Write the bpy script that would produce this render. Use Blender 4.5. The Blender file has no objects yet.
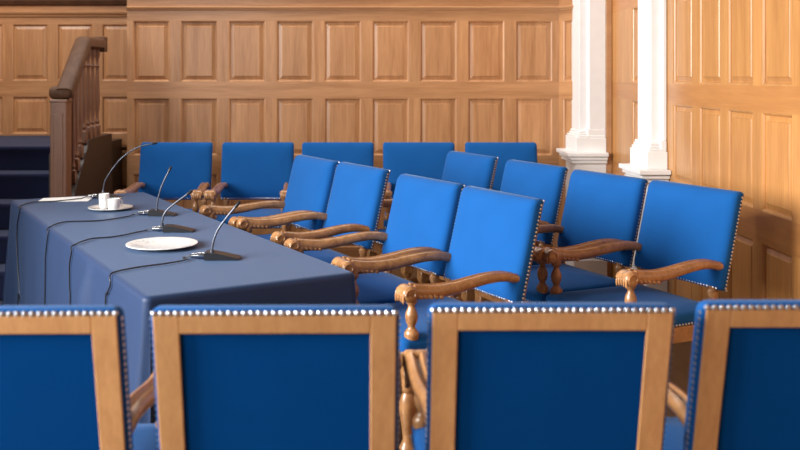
import bpy, bmesh, math, random
from mathutils import Vector, Matrix
random.seed(7)
S = bpy.context.scene
COL = S.collection
pi = math.pi

# ------------------------------------------------------------------ camera
F = 930.0; CX = 365.0; CY = 76.0; H = 1.443
cam = bpy.data.cameras.new('camera')
camo = bpy.data.objects.new('camera', cam); COL.objects.link(camo)
camo.location = (0, 0, H); camo.rotation_euler = (pi/2, 0, 0)
cam.sensor_width = 36; cam.lens = F/800*36
cam.shift_x = (400-CX)/800; cam.shift_y = -(225-CY)/800
cam.clip_start = 0.05
cam.dof.use_dof = True; cam.dof.focus_distance = 4.2; cam.dof.aperture_fstop = 3.1
S.camera = camo

def at(px, py, z):                       # where the sight line of a pixel meets height z
    d = F*(H-z)/(py-CY)
    return Vector(((px-CX)/F*d, d, z))
def at_depth(px, py, d):
    return Vector(((px-CX)/F*d, d, H-(py-CY)/F*d))

# --------------------------------------------------------------- materials
def new_mat(name):
    m = bpy.data.materials.new(name); m.use_nodes = True
    nt = m.node_tree; b = nt.nodes['Principled BSDF']
    return m, nt, b
def plain(name, col, rough=.5, metal=0, spec=.5, coat=0):
    m, nt, b = new_mat(name)
    b.inputs['Base Color'].default_value = (*col, 1)
    b.inputs['Roughness'].default_value = rough
    b.inputs['Metallic'].default_value = metal
    b.inputs['Specular IOR Level'].default_value = spec
    b.inputs['Coat Weight'].default_value = coat
    # faint mottling so no surface is perfectly even
    tc = nt.nodes.new('ShaderNodeTexCoord'); n = nt.nodes.new('ShaderNodeTexNoise')
    n.inputs['Scale'].default_value = 14; n.inputs['Detail'].default_value = 4
    mx = nt.nodes.new('ShaderNodeMix'); mx.data_type = 'RGBA'
    mx.inputs['A'].default_value = (*[c*.93 for c in col], 1); mx.inputs['B'].default_value = (*[min(1, c*1.05) for c in col], 1)
    nt.links.new(tc.outputs['Object'], n.inputs['Vector']); nt.links.new(n.outputs['Fac'], mx.inputs['Factor'])
    nt.links.new(mx.outputs['Result'], b.inputs['Base Color'])
    return m
def wood(name, dark, light, stretch=(9, 9, .7), rough=.38, tone=False, coat=.15, bump=.02, per_object=False, spec=.5):
    m, nt, b = new_mat(name); L = nt.links; N = nt.nodes.new
    tc = N('ShaderNodeTexCoord'); mp = N('ShaderNodeMapping')
    mp.inputs['Scale'].default_value = stretch
    L.new(tc.outputs['Object'], mp.inputs['Vector'])
    src = mp.outputs['Vector']
    tone_out = None
    if tone:
        at_ = N('ShaderNodeAttribute'); at_.attribute_name = 'tone'
        add = N('ShaderNodeVectorMath'); add.operation = 'MULTIPLY_ADD'
        add.inputs[1].default_value = (37, 21, 55)
        L.new(at_.outputs['Color'], add.inputs[0]); L.new(src, add.inputs[2]); src = add.outputs[0]
        tone_out = at_.outputs['Fac']
    elif per_object:
        oi = N('ShaderNodeObjectInfo'); add = N('ShaderNodeVectorMath'); add.operation = 'ADD'
        L.new(oi.outputs['Location'], add.inputs[0]); L.new(src, add.inputs[1]); src = add.outputs[0]
        tone_out = oi.outputs['Random']
    n1 = N('ShaderNodeTexNoise'); n1.inputs['Scale'].default_value = 1.6; n1.inputs['Detail'].default_value = 7
    n1.inputs['Roughness'].default_value = .62; n1.inputs['Distortion'].default_value = .5
    n2 = N('ShaderNodeTexNoise'); n2.inputs['Scale'].default_value = 9; n2.inputs['Detail'].default_value = 3
    L.new(src, n1.inputs['Vector']); L.new(src, n2.inputs['Vector'])
    mix = N('ShaderNodeMix'); mix.data_type = 'FLOAT'; mix.inputs['Factor'].default_value = .3
    L.new(n1.outputs['Fac'], mix.inputs['A']); L.new(n2.outputs['Fac'], mix.inputs['B'])
    cr = N('ShaderNodeValToRGB')
    cr.color_ramp.elements[0].position = .33; cr.color_ramp.elements[0].color = (*dark, 1)
    cr.color_ramp.elements[1].position = .68; cr.color_ramp.elements[1].color = (*light, 1)
    L.new(mix.outputs['Result'], cr.inputs['Fac'])
    col = cr.outputs['Color']
    if tone_out:
        mr = N('ShaderNodeMapRange'); mr.inputs['To Min'].default_value = .88; mr.inputs['To Max'].default_value = 1.1
        L.new(tone_out, mr.inputs['Value'])
        vm = N('ShaderNodeVectorMath'); vm.operation = 'SCALE'
        L.new(col, vm.inputs[0]); L.new(mr.outputs['Result'], vm.inputs['Scale']); col = vm.outputs[0]
    L.new(col, b.inputs['Base Color'])
    b.inputs['Roughness'].default_value = rough
    b.inputs['Coat Weight'].default_value = coat; b.inputs['Coat Roughness'].default_value = .25
    b.inputs['Specular IOR Level'].default_value = spec
    bp = N('ShaderNodeBump'); bp.inputs['Strength'].default_value = .115; bp.inputs['Distance'].default_value = bump*.1
    L.new(mix.outputs['Result'], bp.inputs['Height']); L.new(bp.outputs['Normal'], b.inputs['Normal'])
    return m
def fabric(name, col, sheen=.14, sheen_col=(.6, .75, 1), rough=.85, weave=900, var=.12, spec=.2):
    m, nt, b = new_mat(name); L = nt.links; N = nt.nodes.new
    tc = N('ShaderNodeTexCoord')
    n = N('ShaderNodeTexNoise'); n.inputs['Scale'].default_value = 7; n.inputs['Detail'].default_value = 5
    L.new(tc.outputs['Object'], n.inputs['Vector'])
    mx = N('ShaderNodeMix'); mx.data_type = 'RGBA'
    mx.inputs['A'].default_value = (*[c*(1-var) for c in col], 1); mx.inputs['B'].default_value = (*[c*(1+var) for c in col], 1)
    L.new(n.outputs['Fac'], mx.inputs['Factor']); L.new(mx.outputs['Result'], b.inputs['Base Color'])
    w = N('ShaderNodeTexNoise'); w.inputs['Scale'].default_value = weave; w.inputs['Detail'].default_value = 2
    L.new(tc.outputs['Object'], w.inputs['Vector'])
    bp = N('ShaderNodeBump'); bp.inputs['Strength'].default_value = .12; bp.inputs['Distance'].default_value = .001
    L.new(w.outputs['Fac'], bp.inputs['Height']); L.new(bp.outputs['Normal'], b.inputs['Normal'])
    b.inputs['Roughness'].default_value = rough
    b.inputs['Sheen Weight'].default_value = sheen; b.inputs['Sheen Roughness'].default_value = .45
    b.inputs['Sheen Tint'].default_value = (*sheen_col, 1)
    b.inputs['Specular IOR Level'].default_value = spec
    return m

M_WALL_V = wood('oak_panel_upright', (.38, .170, .066), (.62, .320, .145), (9, 9, .7), tone=True)
M_WALL_H = wood('oak_panel_rail', (.38, .170, .066), (.61, .315, .142), (.7, .7, 11), tone=True)
M_WALL_RV = wood('golden_oak_upright', (.43, .185, .050), (.64, .315, .105), (9, 9, .7), tone=True, rough=.33, coat=.3)
M_WALL_RH = wood('golden_oak_rail', (.42, .17, .046), (.58, .265, .085), (.7, .7, 11), tone=True, rough=.33, coat=.3)
M_CHAIR = wood('chair_oak', (.20, .085, .030), (.50, .25, .10), (14, 14, 14), rough=.3, coat=.35, per_object=True)
M_FRAME = wood('chair_frame_oak', (.56, .27, .105), (.74, .40, .17), (16, 16, 3), rough=.45, per_object=True)
M_DARKWOOD = wood('banister_oak', (.085, .042, .024), (.15, .075, .042), (12, 12, 2), rough=.55, coat=0, spec=.25)
M_NEWEL = wood('newel_oak', (.17, .075, .04), (.25, .115, .062), (10, 10, 1), rough=.4)
M_STRING = wood('stringer_oak', (.028, .014, .009), (.05, .025, .016), (10, 3, 3), rough=.5)
M_BLUE = fabric('blue_upholstery', (.006, .083, .290), spec=.1)
M_BLUEBACK = fabric('blue_back_lining', (.001, .060, .25), sheen=0, spec=.04)
M_NAVY = fabric('navy_cloth', (.015, .033, .088), sheen=.17, sheen_col=(.40, .62, 1.0), rough=.5, weave=700, spec=.25)
M_CARPET = fabric('navy_stair_carpet', (.012, .016, .05), sheen=.2, rough=.95, weave=300)
M_NAIL = plain('polished_nailhead', (.66, .67, .71), .28, 1)
M_WHITE = plain('white_paint', (.86, .855, .85), .45)
M_PORC = plain('white_porcelain', (.84, .84, .83), .15, coat=.5)
M_PLASTIC = plain('black_plastic', (.012, .013, .016), .35)
M_NECK = plain('grey_gooseneck_metal', (.10, .11, .14), .35, .6)
M_CHROME = plain('silver_connector', (.75, .76, .78), .2, 1)
M_CABLE = plain('black_cable_rubber', (.010, .012, .018), .4)
M_PAPER = plain('white_paper', (.86, .86, .85), .7)

# ------------------------------------------------------------- mesh helpers
def link_mesh(name, bm, mats, parent=None, smooth=False, loc=None):
    me = bpy.data.meshes.new(name); bm.normal_update(); bm.to_mesh(me); bm.free()
    if not isinstance(mats, (list, tuple)): mats = [mats]
    for m in mats: me.materials.append(m)
    if smooth:
        for p in me.polygons: p.use_smooth = True
        me.set_sharp_from_angle(angle=math.radians(42))
    o = bpy.data.objects.new(name, me); COL.objects.link(o)
    if parent: o.parent = parent
    if loc is not None: o.location = loc
    return o
def empty(name, loc=(0, 0, 0), rz=0):
    o = bpy.data.objects.new(name, None); COL.objects.link(o)
    o.empty_display_size = .1
    o.location = loc; o.rotation_euler = (0, 0, rz)
    return o
def tag(o, label=None, cat=None, group=None, kind=None):
    if label: o['label'] = label
    if cat: o['category'] = cat
    if group: o['group'] = group
    if kind: o['kind'] = kind
    return o
def merge(bm, src, mat=None):
    """append bmesh src into bm"""
    if mat is not None: src.transform(mat)
    vm = [bm.verts.new(v.co) for v in src.verts]
    src.verts.index_update()
    for f in src.faces:
        try:
            nf = bm.faces.new([vm[v.index] for v in f.verts]); nf.material_index = f.material_index; nf.smooth = f.smooth
        except ValueError: pass
    src.free()
def box(bm, x0, x1, y0, y1, z0, z1, bev=0, seg=2, mat=None, mi=0):
    t = bmesh.new()
    bmesh.ops.create_cube(t, size=1)
    for v in t.verts:
        v.co = Vector(((x0+x1)/2+v.co.x*(x1-x0), (y0+y1)/2+v.co.y*(y1-y0), (z0+z1)/2+v.co.z*(z1-z0)))
    if bev: bmesh.ops.bevel(t, geom=t.edges[:], offset=bev, segments=seg, profile=.5, affect='EDGES')
    for f in t.faces: f.material_index = mi
    merge(bm, t, mat)
def lathe(bm, prof, n=20, mat=None, mi=0):
    """prof: (r, z) list, closed with caps"""
    t = bmesh.new(); rings = []
    for r, z in prof:
        rings.append([t.verts.new((r*math.cos(2*pi*k/n), r*math.sin(2*pi*k/n), z)) for k in range(n)])
    for a, b in zip(rings, rings[1:]):
        for k in range(n):
            t.faces.new((a[k], a[(k+1) % n], b[(k+1) % n], b[k]))
    t.faces.new(list(reversed(rings[0]))); t.faces.new(rings[-1])
    for f in t.faces: f.material_index = mi
    merge(bm, t, mat)
def sweep(bm, pts, radii, section=None, n=10, up=Vector((0, 0, 1)), mi=0, mat=None):
    """sweep a section along pts. section: unit list of (a,b); radii: scalar or (ra,rb) per point"""
    t = bmesh.new(); rings = []
    pts = [Vector(p) for p in pts]
    if section is None: section = [(math.cos(2*pi*k/n), math.sin(2*pi*k/n)) for k in range(n)]
    prev = None
    for i, p in enumerate(pts):
        d = (pts[min(i+1, len(pts)-1)]-pts[max(i-1, 0)]).normalized()
        if prev is None:
            side = d.cross(up)
            if side.length < 1e-3: side = d.cross(Vector((1, 0, 0)))
        else:
            side = prev - d*prev.dot(d)
        side.normalize(); prev = side
        nn = side.cross(d).normalized()
        r = radii[i] if isinstance(radii, list) else radii
        ra, rb = r if isinstance(r, tuple) else (r, r)
        rings.append([t.verts.new(p+side*(a*ra)+nn*(b*rb)) for a, b in section])
    m = len(section)
    for a, b in zip(rings, rings[1:]):
        for k in range(m): t.faces.new((a[k], a[(k+1) % m], b[(k+1) % m], b[k]))
    t.faces.new(list(reversed(rings[0]))); t.faces.new(rings[-1])
    for f in t.faces: f.material_index = mi
    bmesh.ops.recalc_face_normals(t, faces=t.faces[:])
    merge(bm, t, mat)
def prism(bm, poly, z0, z1, mi=0, mat=None):
    t = bmesh.new()
    a = [t.verts.new((x, y, z0)) for x, y in poly]; b = [t.verts.new((x, y, z1)) for x, y in poly]
    n = len(poly)
    for k in range(n): t.faces.new((a[k], a[(k+1) % n], b[(k+1) % n], b[k]))
    t.faces.new(list(reversed(a))); t.faces.new(b)
    for f in t.faces: f.material_index = mi
    bmesh.ops.recalc_face_normals(t, faces=t.faces[:])
    merge(bm, t, mat)
def spline(pts, sub=8):
    pts = [Vector(p) for p in pts]; out = []
    P = [pts[0]*2-pts[1]] + pts + [pts[-1]*2-pts[-2]]
    for i in range(1, len(P)-2):
        a, b, c, d = P[i-1:i+3]
        for k in range(sub):
            t = k/sub
            out.append(.5*((2*b)+(c-a)*t+(2*a-5*b+4*c-d)*t*t+(3*b-a-3*c+d)*t**3))
    out.append(pts[-1]); return out

# ---------------------------------------------------------- panelled walls
def panel_wall(name, origin, udir, ulen, z1, cols, tiers, mats, thick=.1, z0=0, lip=.008, bevel=.034, depth=.016):
    """wall of framed raised panels standing along udir; the room lies on the side n = udir x z"""
    u = Vector(udir).normalized(); n = u.cross(Vector((0, 0, 1))).normalized(); O = Vector(origin)
    bm = bmesh.new(); tone = bm.loops.layers.color.new('tone')
    def P(a, z, d=0): return O+u*a+Vector((0, 0, z))+n*d
    def face(vs, mi, tn):
        f = bm.faces.new([bm.verts.new(v) for v in vs]); f.material_index = mi
        for l in f.loops: l[tone] = (tn, tn, tn, 1)
    us = [0]+[c for ab in cols for c in ab]+[ulen]; zs = [z0]+[c for ab in tiers for c in ab]+[z1]
    # uprights (between columns) run through the tiers, rails run the full length
    rails = list(zip(zs[0::2], zs[1::2])); stiles = list(zip(us[0::2], us[1::2]))
    for a, b in rails:
        k = random.random()
        face([P(0, a), P(ulen, a), P(ulen, b), P(0, b)], 1, k)
    for a, b in tiers:
        for c, d in stiles:
            face([P(c, a), P(d, a), P(d, b), P(c, b)], 0, random.random())
        for c, d in cols:
            k = random.random()
            rings = [(0, 0), (.004, -.001), (.009, -.004), (.013, -.010), (.0145, -depth), (.019, -depth), (lip+bevel, -.010), (lip+bevel+.003, -.006)]
            R = [[P(c+i, a+i, q), P(d-i, a+i, q), P(d-i, b-i, q), P(c+i, b-i, q)] for i, q in rings]
            for r0, r1 in zip(R, R[1:]):
                for j in range(4):
                    face([r0[j], r0[(j+1) % 4], r1[(j+1) % 4], r1[j]], 0, k)
            face(R[-1], 0, k)
    # back and edges
    k = .5
    face([P(ulen, z0, -thick), P(0, z0, -thick), P(0, z1, -thick), P(ulen, z1, -thick)], 0, k)
    face([P(0, z0, -thick), P(0, z0), P(0, z1), P(0, z1, -thick)], 0, k)
    face([P(ulen, z0), P(ulen, z0, -thick), P(ulen, z1, -thick), P(ulen, z1)], 0, k)
    face([P(0, z1), P(ulen, z1), P(ulen, z1, -thick), P(0, z1, -thick)], 1, k)
    o = link_mesh(name, bm, mats)
    return tag(o, kind='structure')

DB = 7.05; WX = 1.77
TIERS = [(.14, .70), (.84, 1.274), (1.399, 1.862)]
ZT = 3.0
ox = -1.804
cols = [(-1.759-ox+k*.3625, -1.759-ox+k*.3625+.279) for k in range(9)]
panel_wall('wall_back', (ox, DB, 0), (1, 0, 0), 1.47-ox, ZT, cols, TIERS+[(2.13, 2.75)], [M_WALL_V, M_WALL_H])
# canted strip of panelling in the corner
cdir = Vector((.10, -.165, 0)); cl = cdir.length
panel_wall('wall_corner', (1.47, DB, 0), cdir, cl, ZT, [(.045, cl-.03)], [(.14, .70), (.84, 1.274), (1.399, 1.862)], [M_WALL_V, M_WALL_H])
# right wall: runs from the far end towards the camera
far = 7.2; near = -.4
rc = [(far-6.165, far-5.87), (far-5.345, far-5.03)]
d = 4.93
while d > .2:
    rc.append((far-d, far-d+.30)); d -= .388
panel_wall('wall_right', (WX, far, 0), (0, -1, 0), far-near, ZT, rc, [(.14, .70), (.84, 1.283), (1.399, 1.895), (2.05, 2.7)], [M_WALL_RV, M_WALL_RH], bevel=.03)
# alcove wall above the stairs
ax = -3.5
ac = []
x = (12-CX)/F*7.64
for k in range(-2, 3):
    a = x+k*.3685
    ac.append((a-ax, a-ax+.295))
panel_wall('wall_alcove', (ax, 7.64, 0), (1, 0, 0), 2.0, ZT, ac, [(.5, .86), (.967, 1.276), (1.4025, 1.87), (2.13, 2.75)], [M_WALL_V, M_WALL_H])

panel_wall('wall_left_blocker', (-3.5, 3.6, 0), (0, 1, 0), 4.04, ZT, [(.1+k*.3685, .395+k*.3685) for k in range(10)], TIERS+[(2.13, 2.75)], [M_WALL_V, M_WALL_H])  # out of view; added to block window light from the stairs and alcove
# floor of planks
bm = bmesh.new(); tn = bm.loops.layers.color.new('tone')
w = .09; xx = -3.6
M_FLOOR2 = wood('floor_plank', (.10, .053, .026), (.20, .11, .056), (9, .8, 9), rough=.28, tone=True)
while xx < 1.9:
    yy = -.5-random.random()*.9
    while yy < 7.7:
        ln = .9+random.random()*.6; k = random.random()
        a, b = max(yy, -.5), min(yy+ln, 7.7)
        if b > a:
            f = bm.faces.new([bm.verts.new(v) for v in ((xx+.0008, a, 0), (xx+w-.0008, a, 0), (xx+w-.0008, b-.0015, 0), (xx+.0008, b-.0015, 0))])
            for l in f.loops: l[tn] = (k, k, k, 1)
        yy += ln
    xx += w
f = bm.faces.new([bm.verts.new(v) for v in ((-3.6, -.5, -.004), (1.9, -.5, -.004), (1.9, 7.7, -.004), (-3.6, 7.7, -.004))])
box(bm, -3.6, 1.9, -.5, 7.7, -.08, -.005)
tag(link_mesh('floor', bm, M_FLOOR2), kind='structure')

# cornice / picture rail mouldings
def mould(name, p0, p1, prof, mat):
    """profile (out, z) swept from p0 to p1; out is towards the room side"""
    p0 = Vector(p0); p1 = Vector(p1); u = (p1-p0).normalized(); n = u.cross(Vector((0, 0, 1))).normalized()
    bm = bmesh.new()
    A = [bm.verts.new(p0+n*o+Vector((0, 0, z))) for o, z in prof]; B = [bm.verts.new(p1+n*o+Vector((0, 0, z))) for o, z in prof]
    k = len(prof)
    for i in range(k): bm.faces.new((A[i], B[i], B[(i+1) % k], A[(i+1) % k]))
    bm.faces.new(list(reversed(A))); bm.faces.new(B)
    bmesh.ops.recalc_face_normals(bm, faces=bm.faces[:])
    return tag(link_mesh(name, bm, mat), kind='structure')
M_TRIM = wood('oak_moulding', (.40, .195, .088), (.54, .29, .14), (.7, .7, 11), rough=.35)
cp = [(.0, 1.938), (.008, 1.940), (.011, 1.950), (.018, 1.955), (.020, 1.965), (.0, 1.972)]
mould('trim_1', (ox, DB, 0), (1.47, DB, 0), cp, M_TRIM)
mould('trim_2', (1.47, DB, 0), (1.57, DB-.165, 0), cp, M_TRIM)
ca = [(.0, 1.925), (.012, 1.93), (.016, 1.945), (.03, 1.955), (.034, 1.97), (.0, 1.975)]
mould('trim_3', (ax, 7.64, 0), (-1.4, 7.64, 0), ca, M_TRIM)
mould('trim_4', (ax, 7.64, 0), (-1.4, 7.64, 0), [(0, 2.02), (.03, 2.03), (.05, 2.06), (.055, 2.1), (0, 2.11)], M_DARKWOOD)
mould('trim_5', (ox, DB, 0), (1.47, DB, 0), [(0, 2.055), (.02, 2.06), (.035, 2.09), (0, 2.1)], M_TRIM)
bm = bmesh.new(); box(bm, 1.728, WX-.002, 6.655, 7.04, 0, ZT, .003, 1)
tag(link_mesh('trim_6', bm, M_TRIM), kind='structure')

# ---------------------------------------------------------------- pilasters
def pilaster(x, y, xr, label):
    root = empty('pilaster', (x, y, 0)); W = xr-x; root.scale.z = 1.016
    tag(root, label, 'pilaster', 'white pilasters on the right wall')
    def blk(bm, off, z0, z1, bev=.003, D=.35):
        box(bm, off, W, off, D, z0, z1, bev, 1)
    bm = bmesh.new()
    blk(bm, 0, .16, .80); blk(bm, -.02, 0, .13); blk(bm, -.012, .13, .16, .008)
    link_mesh('pedestal', bm, M_WHITE, root)
    bm = bmesh.new()
    for off, a, b in ((-.008, .797, .808), (-.030, .808, .820), (-.022, .820, .832), (-.044, .832, .850), (-.034, .850, .857), (-.066, .857, .884)):
        blk(bm, off, a, b, .003, .37)
    link_mesh('cornice', bm, M_WHITE, root)
    bm = bmesh.new()
    blk(bm, 0, .884, .985)
    link_mesh('plinth', bm, M_WHITE, root)
    bm = bmesh.new()
    for off, a, b in ((.008, .985, 1.003), (.018, 1.003, 1.018), (.026, 1.018, 1.035)):
        blk(bm, off, a, b, .006)
    # front lamina base
    box(bm, .085, W, -.0+.012, .1, .985, 1.045, .006, 2)
    link_mesh('base_moulding', bm, M_WHITE, root)
    bm = bmesh.new()
    box(bm, .036, W, .05, .31, 1.035, ZT, .003, 1)
    box(bm, .098, W, .018, .06, 1.045, ZT, .003, 1)
    box(bm, .092, .099, .036, .06, 1.04, ZT, .002, 1)
    link_mesh('shaft', bm, M_WHITE, root)
pilaster(1.509, 6.65, 1.727, 'white painted pilaster on a moulded pedestal, the farther one beside the corner panelling')
pilaster(1.647, 5.43, WX-.002, 'white painted pilaster on a moulded pedestal, the nearer one against the golden oak wall')

# ---------------------------------------------------------------- staircase
st = empty('staircase', (-2.7, 6.4, 0))
tag(st, 'staircase with dark navy carpeted steps behind the far end of the table', 'staircase')
def child_mesh(name, bm, mat, root, smooth=False):
    bm.transform(root.matrix_basis.inverted() if root.matrix_basis else Matrix())
    return link_mesh(name, bm, mat, root, smooth)
for k in range(6):
    y = 5.20+.25*k; z = .13+.165*k
    bm = bmesh.new()
    yb = y+.25 if k < 5 else 7.63
    box(bm, -3.49, -2.085, y+.018, yb+.0, max(0, z-.165), z-.012)
    box(bm, -3.49, -2.085, y, yb+.0, z-.035, z, .014, 3)
    if k == 5:
        pass
    child_mesh('step' if k < 5 else 'landing', bm, M_CARPET, st)
bm = bmesh.new()
# closed panelled string: raked then level
sy = [(6.115, 0), (7.035, 0), (7.035, 1.01), (6.47, 1.00), (6.115, .64)]
t = bmesh.new()
a = [t.verts.new((-1.985, y, z)) for y, z in sy]; b = [t.verts.new((-1.915, y, z)) for y, z in sy]
for k in range(5): t.faces.new((a[k], a[(k+1) % 5], b[(k+1) % 5], b[k]))
t.faces.new(a); t.faces.new(list(reversed(b)))
bmesh.ops.recalc_face_normals(t, faces=t.faces[:]); merge(bm, t)
STR = bm
bm = bmesh.new(); box(bm, -2.083, -2.045, 6.13, 7.6, 0, .93); box(bm, -2.046, -1.987, 6.13, 7.6, 0, .93)
child_mesh('stair_side', bm, M_STRING, st)

br = empty('banister', (-1.95, 6.08, 0))
tag(br, 'brown oak stair banister with newel post and turned balusters', 'banister')
bm = bmesh.new()
box(bm, -2.032, -1.927, 6.0, 6.11, 0, 1.285, .005, 1)
box(bm, -2.042, -1.917, 5.99, 6.12, 0, .14, .005, 1)
box(bm, -2.037, -1.922, 5.995, 6.115, 1.27, 1.292, .006, 1)
box(bm, -2.012, -1.947, 5.996, 6.01, .2, 1.2, .004, 1)
np_ = child_mesh('newel_post', bm, M_NEWEL, br)
bm = bmesh.new()
lathe(bm, [(.012, -.072), (.03, -.068), (.042, -.05), (.045, 0), (.042, .05), (.03, .068), (.012, .072)], 20,
      Matrix.Translation((-1.980, 6.055, 1.335)) @ Matrix.Rotation(pi/2, 4, 'Y'))
child_mesh('newel_cap', bm, M_DARKWOOD, br, True)
bm = bmesh.new()
sec = [(-1, -.8), (-1, .35), (-.8, .8), (-.4, 1), (.4, 1), (.8, .8), (1, .35), (1, -.8), (.7, -1), (-.7, -1)]
sweep(bm, [(-1.95, 6.03, 1.335), (-1.95, 6.10, 1.395), (-1.95, 6.425, 1.672), (-1.95, 6.445, 1.680), (-1.95, 6.80, 1.680)], (.055, .038), sec)
box(bm, -2.0, -1.90, 6.79, 6.87, 1.62, 1.73, .008, 2)
child_mesh('handrail', bm, M_DARKWOOD, br, True)
child_mesh('stringer', STR, M_STRING, br)
def railz(y): return 1.335+(y-6.03)*.85-.036 if y < 6.42 else 1.640
def strz(y): return .69+(y-6.17)*1.033 if y < 6.47 else 1.0+(y-6.47)*.018
for y in (6.21, 6.28, 6.36, 6.45, 6.55, 6.66, 6.77):
    z0 = strz(y)-.003; z1 = railz(y)+.01; h = z1-z0
    bm = bmesh.new()
    box(bm, -1.95-.021, -1.95+.021, y-.021, y+.021, z0, z0+.085, .003, 1)
    pr = [(.017, .085), (.012, .095), (.019, .11), (.013, .125), (.012, .15), (.020, .25), (.018, .34), (.0125, h-.17), (.012, h-.15), (.019, h-.135), (.012, h-.12), (.0125, h-.085), (.021, h-.055), (.021, h-.02), (.014, h)]
    lathe(bm, pr, 12, Matrix.Translation((-1.95, y, z0)))
    child_mesh('baluster', bm, M_NEWEL, br, True)

# ---------------------------------------------------------------- table + cloth
TZ = .72
A = at(138, 294.5, TZ); B = at(360, 275.5, TZ); Cc = at(140, 191.7, TZ); Dd = at(11, 200, TZ)
A.z = B.z = Cc.z = Dd.z = 0
ctr = (A+B+Cc+Dd)/4
uL = ((Dd-A)+(Cc-B)).normalized(); uW = Vector((uL.y, -uL.x, 0))
LEN = (((Dd-A)+(Cc-B))/2).length; WID = (((B-A)+(Cc-Dd))/2).length
WID += .022; ctr = ctr+uW*.011
ang = math.atan2(uL.y, uL.x)      # local x = along table, local y = -uW (left)
TM = Matrix.Translation(ctr) @ Matrix.Rotation(ang, 4, 'Z')
tb = empty('conference_table', ctr, ang)
tag(tb, 'long conference table standing under the navy cloth', 'table')
bm = bmesh.new(); box(bm, -LEN/2+.03, LEN/2-.03, -WID/2+.03, WID/2-.03, TZ-.05, TZ-.008, .004, 1)
link_mesh('tabletop', bm, M_DARKWOOD, tb)
for sx in (-1, 1):
    for sy_ in (-1, 1):
        bm = bmesh.new(); lx = sx*(LEN/2-.12); ly = sy_*(WID/2-.1)
        box(bm, lx-.03, lx+.03, ly-.03, ly+.03, 0, TZ-.052, .004, 1)
        link_mesh('leg', bm, M_DARKWOOD, tb)
# cloth
left_n = -uW                              # outward normal of the cloth's left side
def on_left_side(px, py, off=.004):
    """point on the hanging left side of the cloth seen at a pixel"""
    dirv = Vector(((px-CX)/F, 1, -(py-CY)/F)); o = Vector((0, 0, H))
    p0 = A+left_n*off
    t = (p0-o).dot(left_n)/dirv.dot(left_n)
    p = o+dirv*t
    return p
bm = bmesh.new()
def perimeter(hx, hy, r, n=6, step=.03):
    pts = []
    cs = [(hx-r, hy-r, 0), (-hx+r, hy-r, pi/2), (-hx+r, -hy+r, pi), (hx-r, -hy+r, 1.5*pi)]
    for i, (cx_, cy_, a0) in enumerate(cs):
        for k in range(n+1):
            a = a0+k/n*pi/2; pts.append((cx_+r*math.cos(a), cy_+r*math.sin(a), math.cos(a), math.sin(a), 1.0 if 0 < k < n else .6))
        nx_, ny_, na = cs[(i+1) % 4]
        a = a0+pi/2; p0 = Vector((cx_+r*math.cos(a), cy_+r*math.sin(a))); p1 = Vector((nx_+r*math.cos(na), ny_+r*math.sin(na)))
        m = max(2, int((p1-p0).length/step))
        for k in range(1, m):
            p = p0.lerp(p1, k/m); dd = min((p-p0).length, (p1-p).length)
            pts.append((p.x, p.y, math.cos(a), math.sin(a), max(0, 1-dd/.28)))
    return pts
R = .02
per = perimeter(LEN/2, WID/2, .03)
prof = [(-.027, 0, 0), (-R, 0, 0), (-R*.6, -R*.08, 0), (-R*.25, -R*.3, 0), (-R*.05, -R*.65, 0), (0, -R, 0), (.001, -.06, .05), (.002, -.14, .15), (.004, -.25, .35), (.007, -.38, .6), (.010, -.52, .82), (.014, -.705, 1)]
rings = []
FOLD = (on_left_side(88, 275)-ctr).dot(uL)
def ridge(px_, py_, nx_, ny_):
    # a standing fold on the left long side near the near corner
    if ny_ > .7: return .045*math.exp(-((px_-FOLD)/.05)**2)
    return 0
for (o, z, wv) in prof:
    ring = []
    for (x, y, nx_, ny_, cf) in per:
        s = x*ny_*1.0+y*nx_
        wave = .006*math.sin(s*9.0+1.3)+.004*math.sin(s*21)
        off = o+wv*(wave+.035*cf*cf)+ridge(x, y, nx_, ny_)*min(1, max(0, (-z-.01)/.12))
        ring.append(bm.verts.new((x+nx_*off, y+ny_*off, TZ+z)))
    rings.append(ring)
n = len(per)
for a, b in zip(rings, rings[1:]):
    for k in range(n): bm.faces.new((a[k], b[k], b[(k+1) % n], a[(k+1) % n]))
bm.faces.new(rings[0])
bmesh.ops.recalc_face_normals(bm, faces=bm.faces[:])
cl = link_mesh('tablecloth', bm, M_NAVY, None, True)
cl.location = ctr; cl.rotation_euler = (0, 0, ang)
tag(cl, 'plain navy blue cloth covering the long table down to the floor', 'tablecloth')

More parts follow.
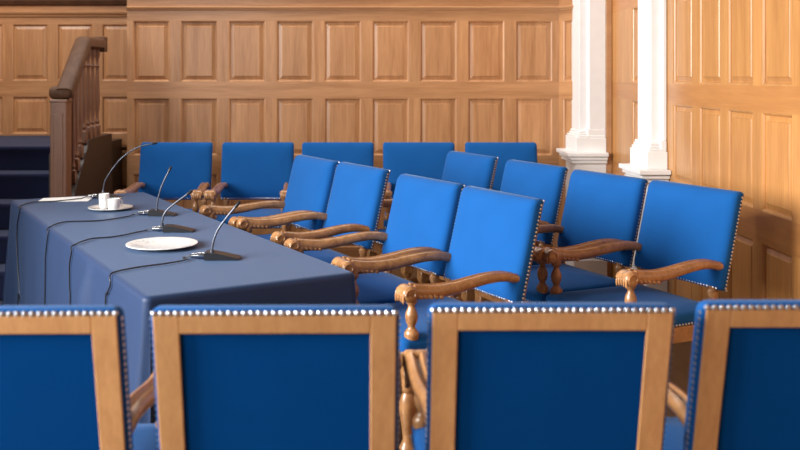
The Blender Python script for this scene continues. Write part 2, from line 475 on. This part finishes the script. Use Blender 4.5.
# ------------------------------------------------------------- microphones
def mic(base_px, conn_px, neck_px, cable_top, cable_side, label, long=False):
    b = at(*base_px, TZ); d = b.y
    root = empty('microphone', b)
    tag(root, label, 'microphone', 'conference microphones on the navy table')
    inv = Matrix.Translation(-b)
    def put(name, bm, mat, parent=root, smooth=True):
        bm.transform(inv); return link_mesh(name, bm, mat, parent, smooth)
    # wedge base
    bm = bmesh.new()
    x0, x1 = -.055, .085
    pf = [(x0, 0), (x1, 0), (x1, .006), (x0+.05, .026), (x0+.006, .030), (x0, .026)]
    t = bmesh.new(); ya, yb = -.035, .035
    a = [t.verts.new((x, ya, z)) for x, z in pf]; c = [t.verts.new((x, yb, z)) for x, z in pf]
    for k in range(6): t.faces.new((a[k], a[(k+1) % 6], c[(k+1) % 6], c[k]))
    t.faces.new(list(reversed(a))); t.faces.new(c)
    bmesh.ops.recalc_face_normals(t, faces=t.faces[:])
    bmesh.ops.bevel(t, geom=t.edges[:], offset=.002, segments=2, affect='EDGES')
    merge(bm, t, Matrix.Translation(b+Vector((0, 0, .001))) )
    put('base', bm, M_PLASTIC)
    # gooseneck
    np3 = [at_depth(px, py, d) for px, py in neck_px]
    np3[0].z = b.z+.022
    sp = spline(np3, 8)
    bm = bmesh.new()
    nrad = [.0085 if i < 5 else .0045 for i in range(len(sp))]
    sweep(bm, sp, nrad, n=10, up=Vector((0, 1, 0)))
    put('gooseneck', bm, M_NECK)
    bm = bmesh.new()
    tip = sp[-1]; dr = (sp[-1]-sp[-4]).normalized()
    sweep(bm, [tip-dr*.012, tip-dr*.01, tip+dr*.016, tip+dr*.020], [.0045, .0065, .0065, .003], n=12, up=Vector((0, 1, 0)))
    put('capsule', bm, M_PLASTIC)
    # connector plug at the left
    c = at(*conn_px, TZ+.012); e = Vector((b.x-.056, b.y, TZ+.014))
    c = Vector((e.x-.055, e.y+(c.y-e.y)*.3, TZ+.013))
    bm = bmesh.new()
    pts = [e.lerp(c, k) for k in (-.05, .0, .05, .5, .52, .95, 1.0)]
    sweep(bm, pts, [.008, .0115, .0125, .0125, .010, .010, .006], n=14)
    put('connector', bm, M_CHROME)
    # cable over the table and down the cloth's left side
    P = [c+(c-e)*.0, c+(c-e).normalized()*.03+Vector((0, 0, -.007))]
    P += [at(px, py, TZ+.0063) for px, py in cable_top]
    side = [on_left_side(*p) for p in cable_side]
    ta = (P[-1]-A).dot(uL); tb_ = (side[0]-A).dot(uL)
    for k, off, z in ((.5, -.020, .0052), (.66, .0015, -.004)):
        q = A+uL*(ta+(tb_-ta)*k)+left_n*off; q.z = TZ+z; P.append(q)
    P += side
    last = P[-1].copy(); last.z = .03; last += left_n*.012
    P.append(Vector((last.x, last.y, .25))); P[-1] -= left_n*.002
    P.append(last)
    sp = spline(P, 7)
    bm = bmesh.new(); sweep(bm, sp, .0031, n=8)
    put('cable', bm, M_CABLE)
mic((107, 198.3), (92, 198), [(103, 198), (103.5, 188), (106, 179), (117, 163), (128, 153), (140, 146.5), (154, 143.5)],
    [(80, 198.5), (56, 201), (34, 202)], [(20, 209), (17, 228), (17.5, 260), (20, 300)],
    'farthest table microphone with a long curved gooseneck, behind the cups')
mic((160, 215.5), (142, 214), [(157, 213), (157, 205), (159.5, 193), (163, 183), (169.5, 170)],
    [(127, 216.5), (100, 220.5), (68, 221.5), (56, 224)], [(48, 234), (45.5, 255), (45, 280), (44.5, 303)],
    'upright short microphone between the cups and the round plate, second from the far end')
mic((176, 231.5), (152, 229), [(162, 229), (162.5, 220), (165.5, 212), (174, 204), (189, 193)],
    [(140, 231.5), (115, 236.5), (92, 238.5), (79, 242.5)], [(71.5, 252), (69.5, 265), (69.5, 285), (70, 303)],
    'table microphone bent low to the right, standing directly behind the round plate')
mic((219, 259), (198, 256), [(212, 256), (212.5, 246), (214.5, 238), (219, 228), (228, 216), (237, 205)],
    [(185, 260), (165, 263.5), (146, 266), (130, 268.5)], [(110.5, 284), (107, 294), (105.5, 303)],
    'nearest table microphone, standing in front of the round plate')

# --------------------------------------------------------------- crockery, paper
def dish(name, px, py, rad, height, rim, label, cat, pattern=False):
    c = at(px, py, TZ); bm = bmesh.new()
    pr = [(rad*.55, .0005), (rad*.6, .003), (rad*.78, height*.55), (rad, height), (rad*1.0, height+.0025), (rad*.97, height+.003), (rad*.76, height*.6+.004), (rad*.58, .007), (rad*.1, .0065)]
    lathe(bm, pr, 56)
    root = link_mesh(name, bm, M_PORC if not pattern else M_PLATE, None, True, c+Vector((0, 0, .001)))
    tag(root, label, cat)
    return root, c
# porcelain with a faint grey printed ring
M_PLATE, nt, b_ = new_mat('patterned_porcelain')
tc = nt.nodes.new('ShaderNodeTexCoord'); vo = nt.nodes.new('ShaderNodeTexNoise'); vo.inputs['Scale'].default_value = 55
sepl = nt.nodes.new('ShaderNodeVectorMath'); sepl.operation = 'LENGTH'
nt.links.new(tc.outputs['Object'], sepl.inputs[0]); nt.links.new(tc.outputs['Object'], vo.inputs['Vector'])
band = nt.nodes.new('ShaderNodeValToRGB'); el = band.color_ramp.elements
el[0].position = .50; el[0].color = (0, 0, 0, 1); el[1].position = .56; el[1].color = (1, 1, 1, 1)
e2 = el.new(.86); e2.color = (1, 1, 1, 1); e3 = el.new(.92); e3.color = (0, 0, 0, 1)
mu = nt.nodes.new('ShaderNodeMath'); mu.operation = 'MULTIPLY'; mu.inputs[1].default_value = 1/.15
nt.links.new(sepl.outputs['Value'], mu.inputs[0]); nt.links.new(mu.outputs[0], band.inputs['Fac'])
th = nt.nodes.new('ShaderNodeMath'); th.operation = 'GREATER_THAN'; th.inputs[1].default_value = .54
nt.links.new(vo.outputs['Fac'], th.inputs[0])
m2 = nt.nodes.new('ShaderNodeMath'); m2.operation = 'MULTIPLY'
nt.links.new(th.outputs[0], m2.inputs[0]); nt.links.new(band.outputs['Color'], m2.inputs[1])
mx = nt.nodes.new('ShaderNodeMix'); mx.data_type = 'RGBA'; mx.inputs['A'].default_value = (.85, .85, .84, 1); mx.inputs['B'].default_value = (.66, .66, .68, 1)
nt.links.new(m2.outputs[0], mx.inputs['Factor']); nt.links.new(mx.outputs['Result'], b_.inputs['Base Color'])
b_.inputs['Roughness'].default_value = .18
dish('plate', 162, 247, .149, .014, 0, 'round white plate with a faint printed rim on the navy cloth', 'plate', True)
dish('saucer', 110.5, 209.5, .118, .012, 0, 'round silvery white saucer under the two small cups', 'saucer')
def cup(px, py, r, h, label, handle):
    c = at(px, py, TZ+.0095)
    root = empty('cup', c); tag(root, label, 'cup', 'white cups on the saucer')
    bm = bmesh.new()
    lathe(bm, [(r*.7, 0), (r*.86, .006), (r*.97, h*.3), (r, h), (r*.98, h+.001), (r*.92, h), (r*.88, h*.3), (r*.6, .01), (.002, .009)], 28)
    link_mesh('body', bm, M_PORC, root, True)
    bm = bmesh.new()
    ca_, sa_ = math.cos(handle), math.sin(handle)
    pts = [(q*ca_, q*sa_, z) for q, z in ((r*.95, h*.82), (r+.012, h*.84), (r+.02, h*.6), (r+.014, h*.32), (r*.93, h*.22))]
    sweep(bm, spline(pts, 5), .0038, n=8, up=Vector((0, 1, 0)))
    link_mesh('handle', bm, M_PORC, root, True)
cup(104.0, 208.2, .0275, .078, 'taller white cup on the left half of the saucer', 1.9)
cup(114.0, 209.8, .0335, .060, 'lower white cup on the right half of the saucer', .9)
# spoon lying across the cup's rim is part of the lower cup's outline: build it as its own thing
c = at(114.0, 209.8, TZ+.0095)+Vector((0, 0, .0625))
bm = bmesh.new()
sweep(bm, [c+Vector(v) for v in ((-.045, -.01, .001), (-.02, -.005, .002), (.03, .004, .002), (.055, .01, .003))], [(.003, .0012), (.002, .001), (.0025, .001), (.002, .001)], n=8)
sweep(bm, [c+Vector(v) for v in ((-.066, -.014, .001), (-.058, -.0125, 0), (-.05, -.011, 0), (-.043, -.0095, .001))], [(.003, .0012), (.010, .002), (.010, .002), (.003, .0012)], n=12)
tag(link_mesh('teaspoon', bm, M_CHROME, None, True), 'silver teaspoon laid across the lower white cup', 'spoon')
q = [at(43, 198.6, TZ), at(95, 196.2, TZ), at(88, 201.4, TZ), at(37, 202.3, TZ)]
bm = bmesh.new()
vs = [bm.verts.new((v.x, v.y, TZ+.0012)) for v in q]; f = bm.faces.new(vs)
r_ = bmesh.ops.extrude_face_region(bm, geom=[f])
for v in [e for e in r_['geom'] if isinstance(e, bmesh.types.BMVert)]: v.co.z += .0016
bmesh.ops.recalc_face_normals(bm, faces=bm.faces[:])
tag(link_mesh('paper', bm, M_PAPER), 'white sheet of paper at the far end of the navy table', 'paper')

# -------------------------------------------------------------------- chairs
REC = math.radians(14)
BW, BH, ZB = .247, .386, .608
BT = .056; RT = .012
BM = Matrix.Translation((0, -.22, ZB)) @ Matrix.Rotation(REC, 4, 'X')    # back plane: x, thickness (-y), height z
def nails(bm, pts, r=.0053):
    for p, nrm in pts:
        t = bmesh.new()
        bmesh.ops.create_uvsphere(t, u_segments=8, v_segments=5, radius=r*(1.15 if abs(nrm[1]) == .85 else 1))
        for v in t.verts: v.co.z *= .7
        q = Vector(nrm).to_track_quat('Z', 'Y').to_matrix().to_4x4()
        merge(bm, t, Matrix.Translation(p) @ q)
def rr(x0, x1, z0, z1, y, r, n=4):
    pts = []
    for cx_, cz_, a0 in ((x1-r, z1-r, 0), (x0+r, z1-r, pi/2), (x0+r, z0+r, pi), (x1-r, z0+r, 1.5*pi)):
        for k in range(n+1):
            a = a0+k/n*pi/2; pts.append(Vector((cx_+r*math.cos(a), y, cz_+r*math.sin(a))))
    return pts
def loft(bm, rings, cap0=True, cap1=True, mi=0):
    V = [[bm.verts.new(p) for p in r] for r in rings]; n = len(V[0])
    for a, b in zip(V, V[1:]):
        for k in range(n):
            f = bm.faces.new((a[k], a[(k+1) % n], b[(k+1) % n], b[k])); f.material_index = mi
    if cap0: bm.faces.new(list(reversed(V[0]))).material_index = mi
    if cap1: bm.faces.new(V[-1]).material_index = mi
def make_chair():
    root = empty('armchair')
    # --- back upholstery: domed front, fabric wrapped round the sides
    bm = bmesh.new()
    rings = []
    for y, ins, rad in ((-.040, .053, .004), (-.050, .050, .004), (-.050, .006, .012), (-.046, .001, .016), (-.040, 0, .018), (-.020, 0, .020), (-.012, .002, .022), (-.004, .008, .024), (.002, .017, .026), (.007, .034, .03), (.011, .07, .03), (.014, .12, .03)):
        rings.append(rr(-BW+ins, BW-ins, ins, BH-ins+RT*min(1, max(0, (.004-y)/.045)), y, rad))
    loft(bm, rings)
    bm.transform(BM); bmesh.ops.recalc_face_normals(bm, faces=bm.faces[:])
    link_mesh('back_cushion', bm, M_BLUE, root, True)
    # --- wooden back frame seen from behind
    bm = bmesh.new(); o = BW-.007; yf, yr = -.0515, -BT; sw = .051
    def bar(x0, x1, z0, z1): box(bm, x0, x1, yr, yf, z0, z1, .002, 1)
    bar(-o, -o+sw, .006, BH+.002); bar(o-sw, o, .006, BH+.002)
    bar(-o+sw, o-sw, BH-.038, BH+.002); bar(-o+sw, o-sw, .006, .05)
    bm.transform(BM)
    link_mesh('back_frame', bm, M_FRAME, root)
    bm = bmesh.new()
    box(bm, -o+sw-.002, o-sw+.002, -.0455, -.042, .048, BH-.036, .001, 1)
    bm.transform(BM)
    link_mesh('back_panel', bm, M_BLUEBACK, root)
    # --- nailheads along the fabric edge of the back
    bm = bmesh.new(); P = []
    e = BW-.003; m = 32
    for k in range(m+1):
        x = -e+.006+(2*e-.012)*k/m
        P.append((Vector((x, -.0525, BH+.0055)), (0, -.85, .5)))
        P.append((Vector((x, -.0545, .004)), (0, -.5, -.8)))
    m = 26
    for k in range(m):
        z = .012+(BH-.024)*k/(m-1)
        for s in (-1, 1): P.append((Vector((s*(BW-.0015), -.0400, z)), (s, 0, 0)))
    nails(bm, P); bm.transform(BM)
    link_mesh('back_nailhead_trim', bm, M_NAIL, root)
    # a row on the front edge under the back cushion
    bm = bmesh.new(); P = []
    for k in range(31):
        x = -e+.01+(2*e-.02)*k/30
        P.append((Vector((x, -.003, .006)), (0, .7, -.7)))
    nails(bm, P, .0045); bm.transform(BM)
    link_mesh('lower_nailhead_trim', bm, M_NAIL, root)
    # --- seat
    bm = bmesh.new()
    def ring(z, ins, rad, dome=0):
        pts = []
        for p in rr(-1, 1, -1, 1, 0, .12, 5):
            y = p.z*(.25-ins); wdt = .235+.018*(p.z+1)/2
            pts.append(Vector((p.x*(wdt-ins), y-.005, z)))
        return pts
    loft(bm, [ring(.485, .006, 0), ring(.489, .001, 0), ring(.50, 0, 0), ring(.522, .0, 0), ring(.531, .006, 0), ring(.537, .018, 0), ring(.546, .06, 0), ring(.552, .12, 0), ring(.554, .2, 0)])
    bmesh.ops.recalc_face_normals(bm, faces=bm.faces[:])
    link_mesh('seat', bm, M_BLUE, root, True)
    bm = bmesh.new(); P = []
    for k in range(30):
        x = -.243+.486*k/29; P.append((Vector((x, .2465, .493)), (0, 1, 0)))
    for k in range(30):
        y = -.235+.465*k/29; wx = .235+.018*(y+.25)/.5+.0015
        for s in (-1, 1): P.append((Vector((s*wx, y, .493)), (s, 0, 0)))
    nails(bm, P, .0048)
    link_mesh('seat_nailhead_trim', bm, M_NAIL, root)
    # --- seat rails
    bm = bmesh.new()
    for s in (-1, 1):
        t = bmesh.new()
        box(t, s*.228-.018, s*.228+.018, -.245, .238, .425, .486, .003, 1); merge(bm, t)
    box(bm, -.21, .21, .205, .238, .425, .486, .003, 1); box(bm, -.21, .21, -.245, -.215, .425, .486, .003, 1)
    link_mesh('seat_rail', bm, M_CHAIR, root)
    # --- turned legs
    fp = [(.020, 0), (.026, .012), (.030, .03), (.024, .05), (.018, .06)]
    fl = [(.019, .125), (.026, .14), (.030, .155), (.022, .17), (.016, .185), (.020, .22), (.029, .28), (.030, .31), (.022, .335), (.017, .345), (.027, .36), (.027, .372)]
    for s in (-1, 1):
        bm = bmesh.new(); T = Matrix.Translation((s*.222, .21, 0))
        lathe(bm, fp, 18, T); box(bm, s*.222-.026, s*.222+.026, .184, .236, .06, .128, .004, 1)
        lathe(bm, fl, 18, T); box(bm, s*.222-.026, s*.222+.026, .184, .236, .37, .43, .004, 1)
        link_mesh('leg', bm, M_CHAIR, root, True)
        bm = bmesh.new()
        sweep(bm, [(s*.215, -.30, 0), (s*.215, -.245, .13), (s*.215, -.23, .3), (s*.215, -.23, .43)], (.021, .021),
              [(-1, -1), (1, -1), (1, 1), (-1, 1)], up=Vector((0, 1, 0)))
        link_mesh('leg', bm, M_CHAIR, root)
    # --- back posts between seat and back
    for s in (-1, 1):
        bm = bmesh.new(); T = Matrix.Translation((s*.205, -.237, .486))
        box(bm, s*.205-.02, s*.205+.02, -.257, -.217, .482, .525, .003, 1)
        lathe(bm, [(.018, .035), (.020, .045), (.013, .052), (.012, .060), (.017, .085), (.021, .100), (.021, .108), (.013, .116), (.018, .130)], 16, T)
        link_mesh('back_post', bm, M_CHAIR, root, True)
    # --- stretchers
    for s in (-1, 1):
        bm = bmesh.new()
        lathe(bm, [(.012, 0), (.014, .02), (.02, .03), (.013, .05), (.014, .1), (.022, .2), (.014, .3), (.013, .36), (.02, .38), (.014, .39), (.012, .425)], 14,
              Matrix.Translation((s*.219, -.232, .098)) @ Matrix.Rotation(-pi/2, 4, 'X'))
        link_mesh('stretcher', bm, M_CHAIR, root, True)
    bm = bmesh.new()
    lathe(bm, [(.012, 0), (.014, .03), (.02, .05), (.014, .07), (.016, .12), (.024, .205), (.016, .29), (.014, .34), (.02, .36), (.014, .38), (.012, .41)], 14,
          Matrix.Translation((-.205, -.02, .098)) @ Matrix.Rotation(pi/2, 4, 'Y'))
    link_mesh('stretcher', bm, M_CHAIR, root, True)
    # --- arms with scrolled ends, and the turned posts under them
    sec = [(-1, -.25), (-.95, .45), (-.7, .9), (-.40, 1), (-.14, .62), (0, .42), (.14, .62), (.40, 1), (.7, .9), (.95, .45), (1, -.25), (.8, -.75), (.45, -1), (-.45, -1), (-.8, -.75)]
    path = [(.219, -.255, .694), (.221, -.19, .708), (.224, -.12, .709), (.228, -.05, .702), (.232, .02, .693), (.235, .09, .689), (.238, .15, .692), (.240, .205, .698)]
    for s in (-1, 1):
        bm = bmesh.new()
        sp = spline([(s*x, y, z) for x, y, z in path], 5)
        m = len(sp)
        rad = []
        for i in range(m):
            f = i/(m-1); rad.append((.0255+.007*f, .0175+.010*f**3+.002*math.sin(f*pi)))
        sweep(bm, sp, rad, sec)
        # scroll: a fat roll across the end with a spiral boss on each cheek
        lathe(bm, [(.010, -.034), (.020, -.034), (.026, -.031), (.0295, -.025), (.0295, -.005), (.028, 0), (.0295, .005), (.0295, .025), (.026, .031), (.020, .034), (.010, .034)], 22,
              Matrix.Translation((s*.240, .222, .694)) @ Matrix.Rotation(pi/2, 4, 'Y'))
        for q in (-1, 1):
            T = Matrix.Translation((s*.240+q*.032, .222, .694))
            sp2 = [Vector((q*.002, (.024-.0019*k)*math.cos(k*.62), (.024-.0019*k)*math.sin(k*.62))) for k in range(10)]
            sweep(bm, sp2, .0042, n=6, up=Vector((1, 0, 0)), mat=T)
        # carved leaf under and along the cheek
        for q in (-1, 1):
            for j in range(5):
                y0 = .188-.022*j; z0 = .684-.003*j
                t = bmesh.new(); bmesh.ops.create_uvsphere(t, u_segments=8, v_segments=6, radius=1)
                merge(bm, t, Matrix.Translation((s*.240+q*.029, y0, z0)) @ Matrix.Rotation(.6, 4, 'X') @ Matrix.Diagonal((.006, .016-.0015*j, .007, 1)))
        for j in range(5):
            t = bmesh.new(); bmesh.ops.create_uvsphere(t, u_segments=8, v_segments=6, radius=1)
            merge(bm, t, Matrix.Translation((s*.240+(j-2)*.013, .2515, .686-.003*abs(j-2))) @ Matrix.Diagonal((.0045, .004, .017, 1)))
        link_mesh('armrest', bm, M_CHAIR, root, True)
        bm = bmesh.new(); T = Matrix.Translation((s*.226, .196, .53))
        lathe(bm, [(.024, 0), (.026, .012), (.026, .022), (.019, .032), (.013, .040), (.013, .046), (.019, .056), (.023, .074), (.021, .090), (.014, .106), (.012, .112), (.012, .118), (.020, .126), (.021, .136), (.021, .155)], 18, T)
        link_mesh('arm_post', bm, M_CHAIR, root, True)
    return root
def dup(root):
    r = root.copy(); COL.objects.link(r)
    for ch in list(root.children):
        c = ch.copy(); COL.objects.link(c); c.parent = r
    return r
proto = make_chair()
used = [False]
def chair(x, y, fx, fy, label, group):
    if used[0]: o = dup(proto)
    else: o = proto; used[0] = True
    o.location = (x, y, 0)
    o.rotation_euler = (0, 0, math.atan2(fy, fx)-pi/2)
    tag(o, label, 'armchair', group)
def by_top_corner(px, py, ang_deg, drop=.463, off=.349, push=0):
    """origin of a chair facing ang, from the pixel of its near rear top corner"""
    dd = F*drop/(py-CY); X = (px-CX)/F*dd
    a = math.radians(ang_deg); f = Vector((math.cos(a), math.sin(a))); r = Vector((f.y, -f.x))
    # right-hand side of the sitter is r; the near side is the sitter's left
    side = -r
    p = Vector((X, dd))-side*BW+f*.349
    p = p-f*push
    return p.x, p.y, f.x, f.y
g = 'armchairs with backs to the camera'
for (x, y, rz, l) in (
    (-.736, 2.194, 91, 'blue armchair seen from behind, cut off by the left edge, nearest row'),
    (-.1815, 2.199, 90.5, 'blue armchair seen from behind in front of the near end of the table'),
    (.375, 2.221, 90, 'blue armchair seen from behind, third from the left in the nearest row'),
    (.929, 2.244, 90, 'blue armchair seen from behind, cut off by the right edge, nearest row')):
    chair(x, y, math.cos(math.radians(rz)), math.sin(math.radians(rz)), l, g)
g = 'armchairs along the right side of the table'
for (px, py, l) in (
    (539.5, 200.5, 'bright blue armchair at the near right corner of the table, nearest in its row'),
    (460.5, 185.2, 'bright blue armchair beside the table, second from the near end of the row'),
    (387.5, 170.5, 'bright blue armchair beside the table, third from the near end of the row'),
    (337, 162, 'bright blue armchair at the far end of the row along the table')):
    chair(*by_top_corner(px, py, 180+(27.2 if px > 530 else 28.0), push=.008 if px > 440 else 0), l, g)
g = 'armchairs in the second row by the right wall'
for (px, py, l) in (
    (742, 193, 'blue armchair next to the golden oak wall, nearest of the second row'),
    (646, 180, 'blue armchair before the white pilasters, second from the wall in the second row'),
    (566, 168, 'blue armchair in the second row, left of the white pilasters, third from the wall'),
    (496, 157.6, 'blue armchair at the far left end of the second row, mostly hidden')):
    chair(*by_top_corner(px, py, 180+25.3), l, g)
g = 'armchairs against the back wall'
for (px, l) in (
    (176, 'dark blue armchair against the back wall beside the stair banister'),
    (258.2, 'dark blue armchair against the back wall behind the far table corner, second from the stairs'),
    (338.8, 'dark blue armchair in the middle of the row against the back wall'),
    (420.5, 'dark blue armchair against the back wall, second from the right end of that row'),
    (503.5, 'dark blue armchair against the back wall, nearest the right corner')):
    chair((px-1.2-CX)*6.36/F, 6.09, 0, -1, l, g)

# ------------------------------------------------------------------- light
def area(name, loc, target, sx, sy, power, col):
    l = bpy.data.lights.new(name, 'AREA'); l.shape = 'RECTANGLE'; l.size = sx; l.size_y = sy
    l.energy = power; l.color = col
    o = bpy.data.objects.new(name, l); COL.objects.link(o); o.location = loc
    o.rotation_euler = (Vector(target)-Vector(loc)).to_track_quat('-Z', 'Y').to_euler()
    return o
kl = area('window_light', (-4.15, 1.7, 2.25), (.7, 3.3, .9), 3.0, 2.0, 265, (1.0, .98, .95))
kl.data.spread = math.radians(105)
area('rear_fill_light', (-2.4, -.9, 2.3), (.2, 2.0, .9), 1.6, 1.6, 70, (1.0, .98, .95))  # added fill from behind the camera for the front chair frames
area('back_wall_fill_light', (-.6, 6.45, 3.7), (-.6, 6.85, 1.0), 4.4, .5, 84, (1.0, .97, .93))  # added fill above the back row, brightens the back wall
area('alcove_fill_light', (-3.1, 6.0, 3.0), (-2.5, 7.6, 1.5), .8, .6, 24, (1.0, .96, .9))  # added fill that lifts the alcove wall
w = bpy.data.worlds.new('world'); S.world = w; w.use_nodes = True
w.node_tree.nodes['Background'].inputs['Color'].default_value = (.92, .95, 1, 1)
w.node_tree.nodes['Background'].inputs['Strength'].default_value = .11

S.view_settings.view_transform = 'Standard'; S.view_settings.look = 'None'
S.view_settings.gamma = 1; S.view_settings.use_curve_mapping = False
S.view_settings.exposure = 0
